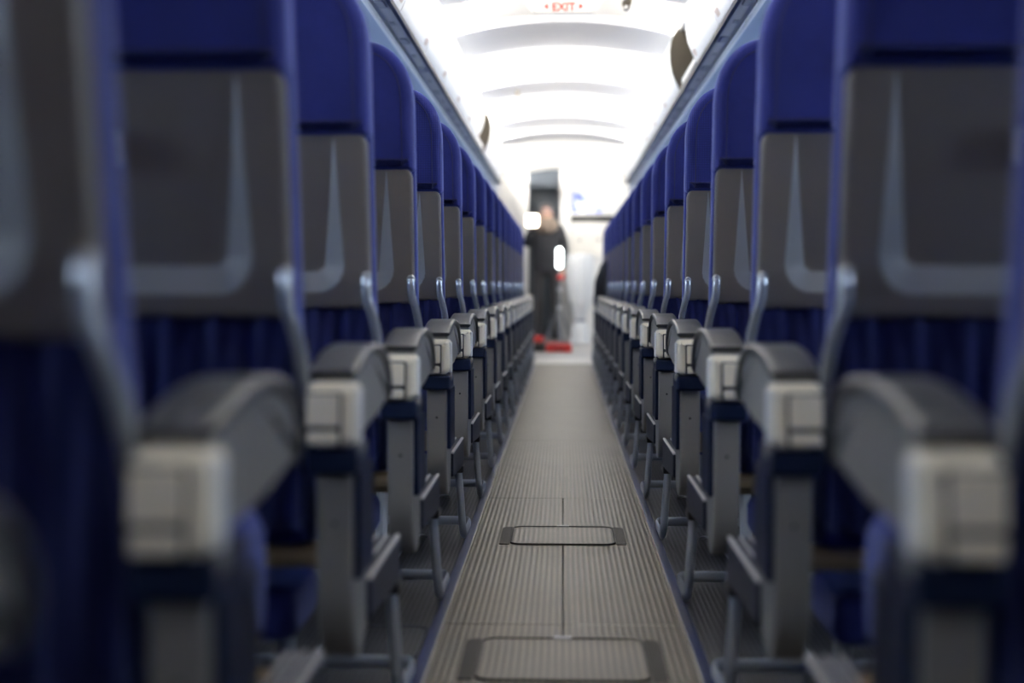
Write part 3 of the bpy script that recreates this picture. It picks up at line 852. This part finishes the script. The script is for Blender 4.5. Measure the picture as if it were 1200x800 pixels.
def person():
    root = thing('person', 'person in black jacket and grey-brown scarf holding up a bright lamp', 'person', (-0.205, 17.45, 0.0015))
    V = [(0, 0, .92), (0, .005, 1.05), (0, .01, 1.20), (0, .01, 1.33), (0, .005, 1.41), (0, -.005, 1.47), (0, -.012, 1.53), (0, -.012, 1.60), (0, -.005, 1.645),
         (.09, 0, .86), (.10, -.01, .50), (.10, .01, .28), (.105, .02, .09), (.115, -.10, .035),
         (-.09, 0, .86), (-.10, -.01, .50), (-.10, .01, .28), (-.105, .02, .09), (-.115, -.10, .035),
         (.16, .01, 1.37), (.225, .02, 1.12), (.20, -.08, .93), (.195, -.11, .87),
         (-.15, .01, 1.36), (-.235, -.03, 1.17), (-.205, -.20, 1.30), (-.185, -.245, 1.355)]
    E = [(0, 1), (1, 2), (2, 3), (3, 4), (4, 5), (5, 6), (6, 7), (7, 8), (0, 9), (9, 10), (10, 11), (11, 12), (12, 13),
         (0, 14), (14, 15), (15, 16), (16, 17), (17, 18), (3, 19), (19, 20), (20, 21), (21, 22), (3, 23), (23, 24), (24, 25), (25, 26)]
    R = [(.19, .13), (.19, .13), (.205, .14), (.19, .13), (.09, .085), (.055, .055), (.072, .085), (.078, .095), (.06, .075),
         .088, .062, .056, .042, (.042, .03), .088, .062, .056, .042, (.042, .03),
         .08, .068, .05, .034, .08, .068, .05, .034]
    me = skin_mesh('body', V, E, R, 2)
    for q in ('jacket', 'trousers', 'skin', 'shoe'): me.materials.append(M[q])
    # hands: palm and five bent fingers each, grown into the same mesh
    bm = bmesh.new(); bm.from_mesh(me)
    def idx(c):
        if c.z < 0.085: return 3
        if c.z < 0.88: return 1 if abs(c.x) < 0.16 else (2 if c.z < 0.90 and c.x > .16 else 1)
        if c.z > 1.475: return 2
        return 0
    for fc in bm.faces:
        fc.material_index = idx(fc.calc_center_median()); fc.smooth = True
    def add(g, mi):
        v, f = g; bv = [bm.verts.new(p) for p in v]
        for q in f:
            try: nf = bm.faces.new([bv[i] for i in q]); nf.material_index = mi; nf.smooth = True
            except ValueError: pass
    def hand(w, d, side, up):
        w = Vector(w); d = Vector(d).normalized(); side = Vector(side).normalized(); nrm = d.cross(side)
        palm = [w, w + d * .03, w + d * .075, w + d * .09]
        add(tube([tuple(p) for p in palm], [.022, .034, .038, .030], 10, ell=(1.0, 0.55)), 2)
        for i, L in enumerate((.062, .072, .066, .052)):
            b = w + d * .08 + side * (-.028 + .019 * i)
            p = [b, b + d * L * .45 + nrm * up * .012, b + d * L * .62 + nrm * up * .034, b + d * L * .5 + nrm * up * .052]
            add(tube([tuple(q) for q in smooth_path(p, 3)], [.0088] * 9 + [.007], 8), 2)
        b = w + d * .025 - side * .03
        p = [b, b + d * .02 - side * .022 + nrm * up * .012, b + d * .045 - side * .024 + nrm * up * .032]
        add(tube([tuple(q) for q in smooth_path(p, 3)], [.011] * 6 + [.008], 8), 2)
    hand((.195, -.112, .872), (0, -.12, -1), (0, -1, .12), 1)
    hand((-.184, -.247, 1.358), (.1, -.35, 1), (-1, .2, .1), -1)
    # face: nose, eyes, mouth, ears
    add(tube([(0, -.105, 1.60), (0, -.122, 1.575), (0, -.108, 1.566)], [.009, .014, .010], 8), 2)
    for s in (-1, 1):
        add(ball((s * .076, -.005, 1.575), (.012, .022, .032), 6), 2)
    bm.to_mesh(me); bm.free()
    link('body', me, root)
    for s in (-1, 1):
        obj('eye', ball((s * .030, -.098, 1.600), (.012, .008, .009), 6), 'black', root)
    obj('mouth', tube([(-.024, -.098, 1.538), (0, -.104, 1.536), (.024, -.098, 1.538)], .005, 6), 'peach', root)
    hp = [(.001, 1.69), (.05, 1.685), (.085, 1.655), (.096, 1.61), (.090, 1.57)]
    v, f = lathe(hp, 24)
    v = [(x, (y * 1.12 + .006) if y > -.03 or z > 1.645 else max(y * 1.12, -.055), z) for x, y, z in v]
    obj('hair', (v, f), 'hair', root, angle=80)
    g = obj('glasses', tube([(.031 + .026 * math.cos(2 * PI * i / 18), -.116, 1.600 + .021 * math.sin(2 * PI * i / 18)) for i in range(18)], .003, 6, closed=True), 'glasses', root)
    obj('lens_rim', tube([(-.031 + .026 * math.cos(2 * PI * i / 18), -.116, 1.600 + .021 * math.sin(2 * PI * i / 18)) for i in range(18)], .003, 6, closed=True), 'glasses', g)
    obj('temple_arm', tube([(.056, -.115, 1.602), (.080, -.05, 1.602), (.084, .0, 1.592)], .0025, 6), 'glasses', g)
    obj('temple_arm', tube([(-.056, -.115, 1.602), (-.080, -.05, 1.602), (-.084, .0, 1.592)], .0025, 6), 'glasses', g)
    w2 = lambda t, z: 0.07 * math.sin(6 * t + z * 40) + .04 * math.sin(11 * t)
    obj('scarf', lathe([(.06, 1.50), (.10, 1.505), (.125, 1.47), (.14, 1.42), (.15, 1.37), (.13, 1.32), (.05, 1.31)], 40, wob=w2), 'scarf', root, angle=80)
    o = obj('jacket_hem', lathe([(.150, .87), (.172, .86), (.175, .90), (.168, .95), (.150, .95)], 32), 'jacket', root)
    o.scale = (1, .72, 1)
person()
lp = thing('hand_lamp', 'square warm glowing lamp held at face height by the person', 'lamp', (-0.372, 17.12, 1.465))
obj('lamp_housing', pillow(rrect(-.075, .075, -.075, .075, .022), 0.0, .045, .008, lambda a, b, c: (a, c, b), 3), 'black', lp)
obj('lamp_face', pillow(rrect(-.07, .07, -.07, .07, .02), -.006, .002, .002, lambda a, b, c: (a, c, b), 2), 'lampwarm', lp)
obj('lamp_grip', tube([(0, .03, -.07), (-.005, .035, -.15)], .014, 10), 'black', lp)

# dark coat over the side of a far right seat
ct = thing('dark_coat', 'dark coat hung on the back of a far right seat', 'coat', (0.315, 11.290, 0.50))
def coat_geo():
    w = lambda t, z: 0.08 * math.sin(4 * t + z * 9) + 0.05 * math.sin(7 * t - z * 15)
    v, f = lathe([(.01, .0), (.06, .004), (.068, .05), (.066, .14), (.062, .22), (.055, .29), (.040, .34), (.02, .37), (.005, .38)], 36, wob=w)
    return [(x + z * .05, y * .62 - z * .08, z) for x, y, z in v], f
obj('coat_body', coat_geo(), 'jacket', ct, angle=80)
obj('sleeve', tube(smooth_path([(-.01, -.04, .30), (-.045, -.045, .22), (-.055, -.03, .12), (-.058, -.02, .03)], 5), [.024 - .0006 * i for i in range(16)], 12), 'jacket', ct)
obj('hanging_loop', tube(smooth_path([(.02, -.032, .375), (.022, .0, .40), (.024, .060, .405)], 4), .005, 8), 'black', ct)
